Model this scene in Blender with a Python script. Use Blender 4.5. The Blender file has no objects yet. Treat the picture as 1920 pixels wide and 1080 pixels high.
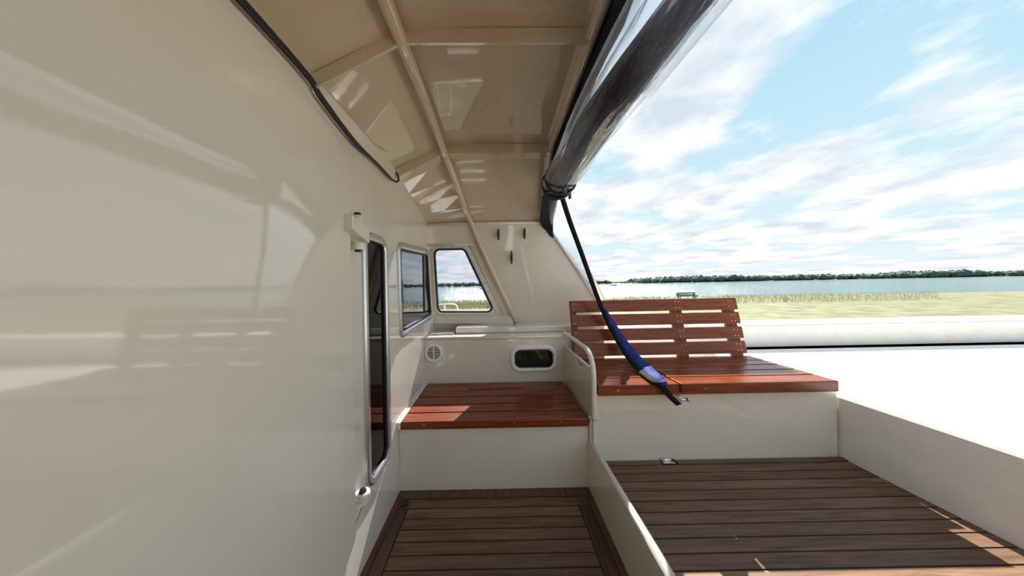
import bpy, bmesh, math, random
from mathutils import Vector, Matrix, noise
random.seed(7)
C = bpy.context.scene.collection
SC = bpy.context.scene
PI = math.pi
# ------------------------------------------------------------------ camera
F = 500.0; HC = 1.3; VX, VY = 932.0, 533.0; ROLL = math.radians(1.1)
cam = bpy.data.cameras.new('camera'); co = bpy.data.objects.new('camera', cam); C.objects.link(co)
cam.sensor_width = 36; cam.lens = 36*F/1920; cam.clip_start = 0.02; cam.clip_end = 3000
cam.shift_x = (960-VX)/1920; cam.shift_y = -(540-VY)/1920
co.matrix_world = Matrix.Translation((0, 0, HC)) @ Matrix.Rotation(PI/2, 4, 'X') @ Matrix.Rotation(-ROLL, 4, 'Z')
SC.camera = co
SC.view_settings.view_transform = 'Standard'; SC.view_settings.look = 'None'
SC.view_settings.gamma = 1; SC.view_settings.exposure = 0.0; SC.view_settings.use_curve_mapping = False
# ------------------------------------------------------------------ sun and sky
SUN_DIR = Vector((-0.125, -1.0, -0.87))
sun = bpy.data.lights.new('sun', 'SUN'); sun.energy = 15.0; sun.angle = 0.009; sun.color = (1, 0.95, 0.87)
so = bpy.data.objects.new('sun', sun); C.objects.link(so)
so.rotation_euler = SUN_DIR.to_track_quat('-Z', 'Y').to_euler()
W = bpy.data.worlds.new('sky'); SC.world = W; W.use_nodes = True
nt = W.node_tree; nt.nodes.clear()
def N(t, kind, **kw):
    n = t.nodes.new(kind)
    for k, v in kw.items(): setattr(n, k, v)
    return n
def ramp(t, stops):
    r = N(t, 'ShaderNodeValToRGB'); e = r.color_ramp.elements
    e[0].position, e[0].color = stops[0][0], (*stops[0][1], 1)
    e[1].position, e[1].color = stops[-1][0], (*stops[-1][1], 1)
    for p, c in stops[1:-1]:
        x = e.new(p); x.color = (*c, 1)
    return r
tc = N(nt, 'ShaderNodeTexCoord'); sep = N(nt, 'ShaderNodeSeparateXYZ'); nt.links.new(tc.outputs['Generated'], sep.inputs[0])
grad = ramp(nt, [(0.0, (0.86, 0.95, 0.99)), (0.12, (0.72, 0.91, 0.98)), (0.45, (0.52, 0.80, 0.95)), (1.0, (0.25, 0.50, 0.85))])
nt.links.new(sep.outputs[2], grad.inputs[0])
# clouds lie on a plane overhead: project the direction by its height
mx = N(nt, 'ShaderNodeMath', operation='ADD'); mx.inputs[1].default_value = 0.14; nt.links.new(sep.outputs[2], mx.inputs[0])
mm = N(nt, 'ShaderNodeMath', operation='MAXIMUM'); mm.inputs[1].default_value = 0.05; nt.links.new(mx.outputs[0], mm.inputs[0])
dx = N(nt, 'ShaderNodeMath', operation='DIVIDE'); dy = N(nt, 'ShaderNodeMath', operation='DIVIDE')
nt.links.new(sep.outputs[0], dx.inputs[0]); nt.links.new(mm.outputs[0], dx.inputs[1])
nt.links.new(sep.outputs[1], dy.inputs[0]); nt.links.new(mm.outputs[0], dy.inputs[1])
cmb = N(nt, 'ShaderNodeCombineXYZ'); nt.links.new(dx.outputs[0], cmb.inputs[0]); nt.links.new(dy.outputs[0], cmb.inputs[1])
cmb.inputs[2].default_value = 3.3
nz = N(nt, 'ShaderNodeTexNoise'); nz.inputs['Scale'].default_value = 1.25; nz.inputs['Detail'].default_value = 9; nz.inputs['Roughness'].default_value = 0.55
nt.links.new(cmb.outputs[0], nz.inputs['Vector'])
cr = ramp(nt, [(0.42, (0, 0, 0)), (0.49, (.75,)*3), (0.60, (1, 1, 1))]); nt.links.new(nz.outputs['Fac'], cr.inputs[0])
nz2 = N(nt, 'ShaderNodeTexNoise'); nz2.inputs['Scale'].default_value = 3.1; nz2.inputs['Detail'].default_value = 6
nt.links.new(cmb.outputs[0], nz2.inputs['Vector'])
cc = ramp(nt, [(0.34, (0.72, 0.79, 0.88)), (0.56, (1.1, 1.1, 1.1))]); nt.links.new(nz2.outputs['Fac'], cc.inputs[0])
mixc = N(nt, 'ShaderNodeMixRGB'); nt.links.new(cr.outputs[0], mixc.inputs[0]); nt.links.new(grad.outputs[0], mixc.inputs[1]); nt.links.new(cc.outputs[0], mixc.inputs[2])
bg = N(nt, 'ShaderNodeBackground'); bg.inputs[1].default_value = 1.0
nt.links.new(mixc.outputs[0], bg.inputs[0])
wo = N(nt, 'ShaderNodeOutputWorld'); nt.links.new(bg.outputs[0], wo.inputs[0])
SC.cycles.max_bounces = 10; SC.cycles.diffuse_bounces = 6; SC.cycles.transparent_max_bounces = 16
SC.cycles.sample_clamp_indirect = 6; SC.cycles.use_denoising = True
SC.cycles.caustics_reflective = False; SC.cycles.caustics_refractive = False

# ------------------------------------------------------------------ measuring helpers: a sight line meets a real plane
cr_, sr_ = math.cos(ROLL), math.sin(ROLL)
def ray(px, py):
    u, v = px-VX, VY-py
    return (u*cr_+v*sr_)/F, (-u*sr_+v*cr_)/F
def atY(px, py, Y):
    a, b = ray(px, py); return Vector((a*Y, Y, HC+b*Y))
def atX(px, py, X):
    a, b = ray(px, py); Y = X/a; return Vector((X, Y, HC+b*Y))
def atZ(px, py, z):
    a, b = ray(px, py); Y = (z-HC)/b; return Vector((a*Y, Y, z))
# far wall leans inboard towards its top
FW0, FWK = 2.62, -0.26          # Y = FW0 + FWK*(z-HC)
def far(px, py, off=0.0):
    a, b = ray(px, py); Y = (FW0-off)/(1-FWK*b); return Vector((a*Y, Y, HC+b*Y))
def far3(x, z, d=0.0):
    return Vector((x, FW0+FWK*(z-HC)-d, z))

# ------------------------------------------------------------------ materials
def new_mat(name):
    m = bpy.data.materials.new(name); m.use_nodes = True
    t = m.node_tree; b = t.nodes['Principled BSDF']; return m, t, b
def plain(name, col, rough=0.4, metal=0, coat=0, spec=0.5, var=0.0, vscale=6, bump=0.0, bscale=40):
    m, t, b = new_mat(name)
    b.inputs['Roughness'].default_value = rough; b.inputs['Metallic'].default_value = metal
    b.inputs['Coat Weight'].default_value = coat; b.inputs['Specular IOR Level'].default_value = spec
    b.inputs['Base Color'].default_value = (*col, 1)
    tcn = N(t, 'ShaderNodeTexCoord')
    if var > 0:
        n = N(t, 'ShaderNodeTexNoise'); n.inputs['Scale'].default_value = vscale; n.inputs['Detail'].default_value = 5
        t.links.new(tcn.outputs['Object'], n.inputs['Vector'])
        r = ramp(t, [(0.3, tuple(c*(1-var) for c in col)), (0.7, tuple(min(1, c*(1+var)) for c in col))])
        t.links.new(n.outputs['Fac'], r.inputs[0]); t.links.new(r.outputs[0], b.inputs['Base Color'])
    if bump > 0:
        n = N(t, 'ShaderNodeTexNoise'); n.inputs['Scale'].default_value = bscale; n.inputs['Detail'].default_value = 3
        t.links.new(tcn.outputs['Object'], n.inputs['Vector'])
        bp = N(t, 'ShaderNodeBump'); bp.inputs['Strength'].default_value = bump; bp.inputs['Distance'].default_value = 0.01
        t.links.new(n.outputs['Fac'], bp.inputs['Height']); t.links.new(bp.outputs[0], b.inputs['Normal'])
    return m
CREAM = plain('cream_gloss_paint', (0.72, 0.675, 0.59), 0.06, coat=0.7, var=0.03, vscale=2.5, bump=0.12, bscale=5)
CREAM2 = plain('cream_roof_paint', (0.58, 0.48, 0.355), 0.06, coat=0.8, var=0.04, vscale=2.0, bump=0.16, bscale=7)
WHITE = plain('white_plastic', (0.85, 0.85, 0.83), 0.3)
ALU = plain('brushed_aluminium', (0.62, 0.63, 0.64), 0.32, metal=0.85)
STEEL = plain('stainless_steel', (0.7, 0.7, 0.68), 0.2, metal=1.0)
BLACK = plain('black_rubber', (0.012, 0.012, 0.014), 0.45)
BLACKG = plain('black_plastic', (0.012, 0.012, 0.013), 0.25)
NAVY = plain('navy_canvas', (0.008, 0.011, 0.026), 0.75, var=0.3, vscale=30, bump=0.2, bscale=300)
BLUE = plain('blue_canvas', (0.02, 0.038, 0.17), 0.75, spec=0.15, var=0.25, vscale=20, bump=0.35, bscale=30)
WEB = plain('black_webbing', (0.010, 0.010, 0.013), 0.8, spec=0.12, bump=0.3, bscale=200)
BRASS = plain('brass', (0.45, 0.33, 0.14), 0.35, metal=1.0)
CAULK = plain('black_caulk', (0.01, 0.01, 0.01), 0.7)
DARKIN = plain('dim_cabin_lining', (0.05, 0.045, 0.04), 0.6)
RED = plain('red_strap', (0.25, 0.03, 0.03), 0.6)

def wood(name, dark, light, rough, coat, axis='X', isl=0.22, fine=1.0):
    m, t, b = new_mat(name)
    tcn = N(t, 'ShaderNodeTexCoord'); mp = N(t, 'ShaderNodeMapping')
    mp.inputs['Scale'].default_value = (1.3, 22, 22) if axis == 'X' else (22, 1.3, 22)
    geo = N(t, 'ShaderNodeNewGeometry')
    add = N(t, 'ShaderNodeVectorMath', operation='ADD')
    sc = N(t, 'ShaderNodeMath', operation='MULTIPLY'); sc.inputs[1].default_value = 37.0
    t.links.new(geo.outputs['Random Per Island'], sc.inputs[0])
    t.links.new(tcn.outputs['Object'], add.inputs[0]); t.links.new(sc.outputs[0], add.inputs[1])
    t.links.new(add.outputs[0], mp.inputs['Vector'])
    n1 = N(t, 'ShaderNodeTexNoise'); n1.inputs['Scale'].default_value = 2.2*fine; n1.inputs['Detail'].default_value = 8
    n1.inputs['Roughness'].default_value = 0.65; n1.inputs['Distortion'].default_value = 0.6
    t.links.new(mp.outputs[0], n1.inputs['Vector'])
    r = ramp(t, [(0.28, dark), (0.5, tuple((d+l)/2 for d, l in zip(dark, light))), (0.74, light)])
    t.links.new(n1.outputs['Fac'], r.inputs[0])
    hs = N(t, 'ShaderNodeHueSaturation')
    mr = N(t, 'ShaderNodeMapRange'); mr.inputs['To Min'].default_value = 1-isl; mr.inputs['To Max'].default_value = 1+isl
    t.links.new(geo.outputs['Random Per Island'], mr.inputs['Value']); t.links.new(mr.outputs[0], hs.inputs['Value'])
    t.links.new(r.outputs[0], hs.inputs['Color']); t.links.new(hs.outputs[0], b.inputs['Base Color'])
    b.inputs['Roughness'].default_value = rough; b.inputs['Specular IOR Level'].default_value = 0.28; b.inputs['Coat Weight'].default_value = coat; b.inputs['Coat Roughness'].default_value = 0.08
    bp = N(t, 'ShaderNodeBump'); bp.inputs['Strength'].default_value = 0.15; bp.inputs['Distance'].default_value = 0.004
    t.links.new(n1.outputs['Fac'], bp.inputs['Height']); t.links.new(bp.outputs[0], b.inputs['Normal'])
    return m
TEAK = wood('varnished_teak', (0.065, 0.012, 0.004), (0.27, 0.062, 0.014), 0.25, 0.12)
TEAKY = wood('varnished_teak_crosswise', (0.065, 0.012, 0.004), (0.27, 0.062, 0.014), 0.25, 0.12, axis='Y')
DECK = wood('weathered_deck_teak', (0.07, 0.036, 0.020), (0.24, 0.135, 0.080), 0.6, 0.0, isl=0.18)
DECKY = wood('weathered_deck_teak_border', (0.06, 0.03, 0.018), (0.15, 0.082, 0.05), 0.6, 0.0, axis='Y')

def schlick(t, f0, normal=None):
    lw = N(t, 'ShaderNodeLayerWeight'); lw.inputs['Blend'].default_value = 0.5
    pw = N(t, 'ShaderNodeMath', operation='POWER'); pw.inputs[1].default_value = 4.5; t.links.new(lw.outputs['Facing'], pw.inputs[0])
    ma = N(t, 'ShaderNodeMath', operation='MULTIPLY_ADD'); ma.use_clamp = True
    ma.inputs[1].default_value = 1-f0; ma.inputs[2].default_value = f0; t.links.new(pw.outputs[0], ma.inputs[0])
    if normal: t.links.new(normal, lw.inputs['Normal'])
    return ma
def glass(name, tint, refl_rough=0.02, ior=1.5, transp=1.0):
    m, t, b = new_mat(name)
    t.nodes.remove(b); out = t.nodes['Material Output']
    tr = N(t, 'ShaderNodeBsdfTransparent'); tr.inputs[0].default_value = (*tint, 1)
    gl = N(t, 'ShaderNodeBsdfGlossy'); gl.inputs['Roughness'].default_value = refl_rough
    fr = schlick(t, ((ior-1)/(ior+1))**2*2)
    mx = N(t, 'ShaderNodeMixShader')
    t.links.new(fr.outputs[0], mx.inputs[0]); t.links.new(tr.outputs[0], mx.inputs[1]); t.links.new(gl.outputs[0], mx.inputs[2])
    t.links.new(mx.outputs[0], out.inputs[0]); return m
GLASS_FAR = glass('tinted_window_glass', (0.76, 0.78, 0.86))
GLASS_DARK = glass('smoked_window_glass', (0.13, 0.13, 0.13), ior=2.6)
GLASS_DOOR = glass('smoked_door_glass', (0.22, 0.20, 0.18), ior=1.35)
GLASS_PORT = glass('green_porthole_glass', (0.28, 0.34, 0.25), ior=1.25)
def vinyl(name, tint, haze, ior=1.45):
    m, t, b = new_mat(name); t.nodes.remove(b); out = t.nodes['Material Output']
    tr = N(t, 'ShaderNodeBsdfTransparent'); tr.inputs[0].default_value = (*tint, 1)
    gl = N(t, 'ShaderNodeBsdfGlossy'); gl.inputs['Roughness'].default_value = 0.10
    tl = N(t, 'ShaderNodeBsdfTranslucent'); tl.inputs[0].default_value = (0.75, 0.82, 0.9, 1)
    tcn = N(t, 'ShaderNodeTexCoord'); mp = N(t, 'ShaderNodeMapping'); mp.inputs['Scale'].default_value = (9, 2.2, 9)
    n = N(t, 'ShaderNodeTexNoise'); n.inputs['Scale'].default_value = 2.0; n.inputs['Detail'].default_value = 4
    t.links.new(tcn.outputs['Object'], mp.inputs[0]); t.links.new(mp.outputs[0], n.inputs['Vector'])
    bp = N(t, 'ShaderNodeBump'); bp.inputs['Strength'].default_value = 0.6; bp.inputs['Distance'].default_value = 0.02
    t.links.new(n.outputs['Fac'], bp.inputs['Height'])
    t.links.new(bp.outputs[0], gl.inputs['Normal']); fr = schlick(t, ((ior-1)/(ior+1))**2*2, bp.outputs[0])
    m1 = N(t, 'ShaderNodeMixShader'); m1.inputs[0].default_value = haze
    t.links.new(tr.outputs[0], m1.inputs[1]); t.links.new(tl.outputs[0], m1.inputs[2])
    m2 = N(t, 'ShaderNodeMixShader'); t.links.new(fr.outputs[0], m2.inputs[0]); t.links.new(m1.outputs[0], m2.inputs[1]); t.links.new(gl.outputs[0], m2.inputs[2])
    t.links.new(m2.outputs[0], out.inputs[0]); return m
VINYL = vinyl('clear_vinyl', (0.92, 0.95, 0.98), 0.16)
VINYL_FLAP = vinyl('clear_vinyl_flap', (0.78, 0.83, 0.90), 0.30, 1.12)

# ------------------------------------------------------------------ mesh helpers
def world(o):
    m = o.matrix_basis.copy()
    return world(o.parent) @ o.matrix_parent_inverse @ m if o.parent else m
def obj(name, bm, mats, parent=None, smooth=False, bevel=0, seg=2):
    me = bpy.data.meshes.new(name); bm.normal_update(); bm.to_mesh(me); bm.free()
    o = bpy.data.objects.new(name, me); C.objects.link(o)
    for m in (mats if isinstance(mats, (list, tuple)) else [mats]): me.materials.append(m)
    if smooth:
        for p in me.polygons: p.use_smooth = True
    if bevel:
        b = o.modifiers.new('bevel', 'BEVEL'); b.width = bevel; b.segments = seg; b.limit_method = 'ANGLE'; b.angle_limit = 0.6
    if parent:
        o.parent = parent; o.matrix_parent_inverse = world(parent).inverted()
    return o
def BM(): return bmesh.new()
def box(bm, x0, x1, y0, y1, z0, z1, mi=0, M=None):
    v = [bm.verts.new((x, y, z)) for x in (x0, x1) for y in (y0, y1) for z in (z0, z1)]
    if M:
        for q in v: q.co = M @ q.co
    for f in ((0,1,3,2),(4,6,7,5),(0,4,5,1),(2,3,7,6),(0,2,6,4),(1,5,7,3)):
        fc = bm.faces.new([v[i] for i in f]); fc.material_index = mi
    return v
def hexa(bm, pts, mi=0):
    """8 corners: 4 bottom loop, 4 top loop"""
    v = [bm.verts.new(p) for p in pts]
    for f in ((3,2,1,0),(4,5,6,7),(0,1,5,4),(1,2,6,5),(2,3,7,6),(3,0,4,7)):
        bm.faces.new([v[i] for i in f]).material_index = mi
def smooth_path(pts, n=6):
    pts = [Vector(p) for p in pts]; out = []
    for i in range(len(pts)-1):
        p0 = pts[max(0, i-1)]; p1 = pts[i]; p2 = pts[i+1]; p3 = pts[min(len(pts)-1, i+2)]
        for k in range(n):
            t = k/n
            out.append(0.5*((2*p1)+(p2-p0)*t+(2*p0-5*p1+4*p2-p3)*t*t+(3*p1-p0-3*p2+p3)*t**3))
    out.append(pts[-1]); return out
def tube(bm, pts, r, n=12, mi=0, cap=True, prof=None):
    pts = [Vector(p) for p in pts]; rings = []
    up = Vector((0, 0, 1)); T0 = (pts[1]-pts[0]).normalized()
    if abs(T0.dot(up)) > 0.95: up = Vector((1, 0, 0))
    nrm = (up - T0*up.dot(T0)).normalized()
    for i, p in enumerate(pts):
        T = (pts[min(i+1, len(pts)-1)]-pts[max(i-1, 0)]).normalized()
        nrm = (nrm - T*nrm.dot(T)).normalized(); b = T.cross(nrm)
        rr = r(i/(len(pts)-1)) if callable(r) else r
        ring = []
        for k in range(n):
            a = 2*PI*k/n; q = rr*(prof(a, i) if prof else 1)
            ring.append(bm.verts.new(p+nrm*math.cos(a)*q+b*math.sin(a)*q))
        rings.append(ring)
    for i in range(len(rings)-1):
        for k in range(n):
            f = bm.faces.new((rings[i][k], rings[i][(k+1) % n], rings[i+1][(k+1) % n], rings[i+1][k])); f.material_index = mi; f.smooth = True
    if cap:
        for q in (rings[0][::-1], rings[-1]): bm.faces.new(q).material_index = mi
def cyl(bm, c, axis, r, h, n=20, mi=0, r2=None):
    c = Vector(c); ax = Vector(axis).normalized(); tube(bm, [c-ax*h/2, c+ax*h/2], (lambda t: r+(((r2 if r2 is not None else r)-r)*t)), n, mi)
def rounded(pts, rad, n=6):
    out = []; L = len(pts)
    for i in range(L):
        p = Vector(pts[i]).to_2d(); a = Vector(pts[i-1]).to_2d(); b = Vector(pts[(i+1) % L]).to_2d()
        r = rad[i] if isinstance(rad, (list, tuple)) else rad
        if r <= 0: out.append(p); continue
        u = (a-p).normalized(); w = (b-p).normalized(); ang = u.angle(w)
        t = min(r/math.tan(ang/2), (a-p).length*0.49, (b-p).length*0.49); r2 = t*math.tan(ang/2)
        cen = p+(u+w).normalized()*(r2/math.sin(ang/2)); s = p+u*t; e = p+w*t
        a0 = math.atan2(*(s-cen).yx); a1 = math.atan2(*(e-cen).yx); d = (a1-a0+PI) % (2*PI)-PI
        for k in range(n+1):
            q = a0+d*k/n; out.append(cen+Vector((math.cos(q), math.sin(q)))*r2)
    return out
def offset(poly, d):
    """positive d shrinks"""
    L = len(poly); area = sum(poly[i-1].x*poly[i].y-poly[i].x*poly[i-1].y for i in range(L)); s = 1 if area > 0 else -1
    out = []
    for i in range(L):
        e1 = poly[i]-poly[i-1]; e2 = poly[(i+1) % L]-poly[i]
        if e1.length < 1e-7: e1 = e2
        if e2.length < 1e-7: e2 = e1
        n1 = Vector((-e1.y, e1.x)).normalized()*s; n2 = Vector((-e2.y, e2.x)).normalized()*s
        m = (n1+n2); m = m/(max(0.3, m.dot(n1)))
        out.append(poly[i]+m*d)
    return out
def plate(bm, outer, holes, M, d0, d1, mi=0):
    """a sheet with real openings; M(s,t,d) gives the 3D point"""
    edges = []; loops = []
    for lp in [outer]+holes:
        vs = [bm.verts.new(M(p[0], p[1], d0)) for p in lp]; loops.append(vs)
        for i in range(len(vs)): edges.append(bm.edges.new((vs[i-1], vs[i])))
    r = bmesh.ops.triangle_fill(bm, edges=edges, use_beauty=True)
    fs = [g for g in r['geom'] if isinstance(g, bmesh.types.BMFace)]
    mp = {}
    for lp, vs in zip([outer]+holes, loops):
        for p, v in zip(lp, vs): mp[v] = bm.verts.new(M(p[0], p[1], d1))
    for f in fs:
        f.material_index = mi
        bm.faces.new([mp[v] for v in reversed(f.verts)]).material_index = mi
    for vs in loops:
        for i in range(len(vs)):
            a, b = vs[i-1], vs[i]; bm.faces.new((a, b, mp[b], mp[a])).material_index = mi
    bmesh.ops.recalc_face_normals(bm, faces=bm.faces)
def ringframe(bm, poly, w, M, d0, d1, mi=0, cham=0.25):
    """rounded ring: poly outer outline, w wide inwards, from depth d0 (wall) to d1 (proud)"""
    c = w*cham
    prof = [(0, d0), (0, d1-(d1-d0)*0.35), (c, d1), (w-c, d1), (w, d1-(d1-d0)*0.35), (w, d0)]
    loops = []
    for off, d in prof:
        loops.append([bm.verts.new(M(p.x, p.y, d)) for p in (offset(poly, off) if off else poly)])
    L = len(poly)
    for j in range(len(prof)-1):
        for i in range(L):
            f = bm.faces.new((loops[j][i-1], loops[j][i], loops[j+1][i], loops[j+1][i-1])); f.material_index = mi
    bmesh.ops.recalc_face_normals(bm, faces=bm.faces)
def pane(bm, poly, M, d, mi=0):
    bm.faces.new([bm.verts.new(M(p.x, p.y, d)) for p in poly]).material_index = mi
def thing(name, label, cat, loc=(0, 0, 0), group=None):
    o = bpy.data.objects.new(name, None); o.empty_display_size = 0.05; C.objects.link(o); o.location = loc
    o['label'] = label; o['category'] = cat
    if group: o['group'] = group
    return o
def tag(o, label, cat, group=None, kind=None):
    o['label'] = label; o['category'] = cat
    if group: o['group'] = group
    if kind: o['kind'] = kind
    return o
def struct(name, bm, mats, label=None, parent=None, **kw):
    o = obj(name, bm, mats, parent, **kw)
    if not parent: o['kind'] = 'structure'
    if label: o['label'] = label
    return o
def structroot(name, label, loc=(0, 0, 0)):
    o = bpy.data.objects.new(name, None); C.objects.link(o); o.location = loc; o['kind'] = 'structure'; o['label'] = label; return o

XL = -0.64        # cabin bulkhead
YB = 1.69         # fronts of both lockers
# ------------------------------------------------------------------ roof
def prof(y):      # ceiling height above the eye at centre
    if y <= 1.71: return 0.90
    t = (y-1.71)/(2.475-1.71); return 0.90-0.325*(0.75*t+0.25*t*t)
def sideh(y):
    if y <= 1.71: return 0.745
    t = (y-1.71)/(2.475-1.71); return 0.745-0.175*t
def tubex(y):
    return -0.322 if y <= 1.71 else -0.322+(y-1.71)/(2.475-1.71)*0.09
def edgex(y):
    if y < 1.71: return 0.30+0.03*max(0, y)/1.71
    return 0.33+(y-1.71)/(2.475-1.71)*0.075
YE = FW0+FWK*0.57
bm = BM(); ys = [-1.5+0.25*i for i in range(12)]+[1.4, 1.55, 1.71, 1.85, 2.0, 2.15, 2.3, 2.4, YE]
ys = sorted(set(ys)); grid = []
for top in (0, 1):
    rows = []
    for y in ys:
        tx, ex = tubex(y), edgex(y)
        cols = [(XL-0.02, sideh(y)), ((XL+tx)/2, (sideh(y)+prof(y))/2+0.006), (tx, prof(y)), ((tx+ex)/2, prof(y)+0.004), (ex, prof(y)-0.003), (ex+0.055, prof(y)-0.02)]
        rows.append([bm.verts.new((x, y, HC+z+top*0.02)) for x, z in cols])
    grid.append(rows)
for t, rows in enumerate(grid):
    for i in range(len(rows)-1):
        for k in range(5):
            q = (rows[i][k], rows[i][k+1], rows[i+1][k+1], rows[i+1][k])
            bm.faces.new(q if t else q[::-1])
a, b = grid
for i in range(len(ys)-1):
    for k in (0, 5): bm.faces.new((a[i][k], a[i+1][k], b[i+1][k], b[i][k]))
for i in (0, len(ys)-1):
    for k in range(5): bm.faces.new((a[i][k], a[i][k+1], b[i][k+1], b[i][k]))
bmesh.ops.recalc_face_normals(bm, faces=bm.faces)
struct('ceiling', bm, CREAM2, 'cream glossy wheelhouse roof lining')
def beam(name, y, h, fl, fdir, label):
    bm = BM(); stations = [(XL+0.002, sideh(y)), (tubex(y), prof(y)), (edgex(y)+0.03, prof(y)-0.01)]
    for (x0, z0), (x1, z1) in zip(stations, stations[1:]):
        hexa(bm, [(x0, y, HC+z0-h), (x1, y, HC+z1-h), (x1, y+0.01, HC+z1-h), (x0, y+0.01, HC+z0-h),
                  (x0, y, HC+z0+.004), (x1, y, HC+z1+.004), (x1, y+0.01, HC+z1+.004), (x0, y+0.01, HC+z0+.004)])
        if fl:
            ya, yb = sorted((y, y+fdir*fl))
            hexa(bm, [(x0, ya, HC+z0-h-.008), (x1, ya, HC+z1-h-.008), (x1, yb, HC+z1-h-.008), (x0, yb, HC+z0-h-.008),
                      (x0, ya, HC+z0-h), (x1, ya, HC+z1-h), (x1, yb, HC+z1-h), (x0, yb, HC+z0-h)])
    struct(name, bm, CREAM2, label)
beam('trim_1', 0.935, 0.048, 0, 1, 'near cream roof beam')
beam('trim_2', 1.71, 0.045, 0.085, 1, 'far cream roof beam with a flat flange')
beam('trim_3', 0.1, 0.04, 0, 1, 'cream roof beam overhead')
# long round stiffener under the roof, then down the far wall
bm = BM(); pts = [(tubex(y), y, HC+prof(y)-0.035-(0.02 if y > 1.6 else 0)) for y in (-1.5, -0.5, 0.3, 0.95, 1.4, 1.71, 1.9, 2.1, 2.25)]
pts += [tuple(far(884, 420, 0.03)), tuple(far(900, 460, 0.022)), tuple(far(935, 535, 0.02)), tuple(far(969, 606, 0.02))]
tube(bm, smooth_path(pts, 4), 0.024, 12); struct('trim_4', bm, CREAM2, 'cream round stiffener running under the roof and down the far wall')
# roof edge tube
bm = BM(); pts = [(edgex(y)+0.032, y, HC+prof(y)-0.032) for y in (-1.5, 0, 0.5, 0.95, 1.4, 1.71, 1.9, 2.1, 2.3, YE-0.02)]
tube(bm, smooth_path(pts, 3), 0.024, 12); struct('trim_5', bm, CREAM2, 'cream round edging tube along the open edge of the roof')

# ------------------------------------------------------------------ left bulkhead with its two windows
def ML(s, t, d): return Vector((XL+d, s, t))           # s = Y, t = Z
def L2(px, py): p = atX(px, py, XL); return Vector((p.y, p.z))
slide = rounded([L2(744, 452), L2(803, 469), L2(810, 597), L2(749, 637)], [0.07, 0.07, 0.07, 0.07], 7)
Y0, Y1 = 1.262, 1.545
tall = rounded([(Y0, HC-0.985), (Y1, HC-0.985), (Y1, HC+0.275), (Y0, HC+0.275)], 0.085, 8)
bm = BM()
outer = [Vector(p) for p in [(-1.5, -0.02), (2.80, -0.02), (2.76, HC-0.45), (FW0+0.03, HC), (YE+0.03, HC+sideh(2.47)+0.01), (1.71, HC+sideh(1.71)+.01), (-1.5, HC+sideh(0)+.01)]]
plate(bm, outer, [offset(slide, 0.012), offset(tall, 0.012)], ML, 0, -0.03)
struct('wall_left', bm, CREAM, 'glossy cream cabin bulkhead')
# dim cabin behind the bulkhead
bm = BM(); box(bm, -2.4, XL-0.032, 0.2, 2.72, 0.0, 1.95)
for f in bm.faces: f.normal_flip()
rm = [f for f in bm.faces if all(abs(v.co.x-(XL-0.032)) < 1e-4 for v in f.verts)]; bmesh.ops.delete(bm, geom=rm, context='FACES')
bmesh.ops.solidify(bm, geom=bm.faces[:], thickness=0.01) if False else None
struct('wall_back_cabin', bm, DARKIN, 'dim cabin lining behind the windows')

w = structroot('window_1', 'sliding window in the left bulkhead with aluminium frame')
bm = BM(); ringframe(bm, slide, 0.042, ML, -0.002, 0.012); obj('frame', bm, ALU, w, smooth=False)
bm = BM(); g1 = offset(slide, 0.038); ringframe(bm, g1, 0.022, ML, -0.004, 0.009); obj('gasket', bm, BLACK, w)
bm = BM(); pane(bm, offset(slide, 0.045), ML, -0.004); obj('glass', bm, GLASS_DARK, w)
bm = BM(); p = L2(797, 540); ct = L2(797, 480).y; cb = L2(797, 590).y
box(bm, XL-0.012, XL+0.004, p.x-0.035, p.x+0.012, cb+0.02, ct-0.01); obj('sliding_sash', bm, BLACKG, w, bevel=0.003)
bm = BM(); p = atX(750, 548, XL); box(bm, XL-0.002, XL+0.016, p.y+0.0, p.y+0.022, p.z-0.075, p.z+0.075); obj('latch', bm, BLACKG, w, bevel=0.004)
for q in (757, 780, 802):
    a_, b_ = (q-749)/(810-749), 0; pp = L2(q, 637-40*(q-749)/61.0-4)
    bm = BM(); box(bm, XL+0.010, XL+0.014, pp.x-0.022, pp.x+0.022, pp.y-0.002, pp.y+0.004); obj('drain_slot', bm, BLACK, w)
w = structroot('window_2', 'tall narrow window of the cabin door with rounded ends')
bm = BM(); ringframe(bm, tall, 0.04, ML, -0.002, 0.016); obj('frame', bm, ALU, w)
bm = BM(); ringframe(bm, offset(tall, 0.036), 0.012, ML, -0.004, 0.008); obj('gasket', bm, BLACK, w)
bm = BM(); pane(bm, offset(tall, 0.042), ML, -0.004); obj('glass', bm, GLASS_DOOR, w)
# things seen dimly inside: a curtain and a worktop
bm = BM(); pts = []
for i in range(25):
    t = i/24; pts.append((-0.95+0.015*math.sin(i*1.9), 1.30+0.85*t))
for (x0, y0), (x1, y1) in zip(pts, pts[1:]):
    f = bm.faces.new([bm.verts.new(v) for v in ((x0, y0, 0.95), (x1, y1, 0.95), (x1, y1, 1.85), (x0, y0, 1.85))])
bmesh.ops.remove_doubles(bm, verts=bm.verts, dist=1e-5)
o = obj('cabin_curtain', bm, plain('grey_curtain', (0.16, 0.15, 0.14), 0.8)); m_ = o.modifiers.new('s', 'SOLIDIFY'); m_.thickness = 0.004
tag(o, 'grey curtain hanging inside the cabin behind the tall window', 'curtain')
t = thing('cabin_worktop', 'worktop cabinet inside the cabin seen through the tall window', 'cabinet', (-1.25, 1.8, 0))
bm = BM(); box(bm, -1.55, -0.98, 1.3, 2.3, 0.02, 0.88); obj('body', bm, plain('grey_cabinet', (0.15, 0.14, 0.13), 0.5), t, bevel=0.01)
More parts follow.
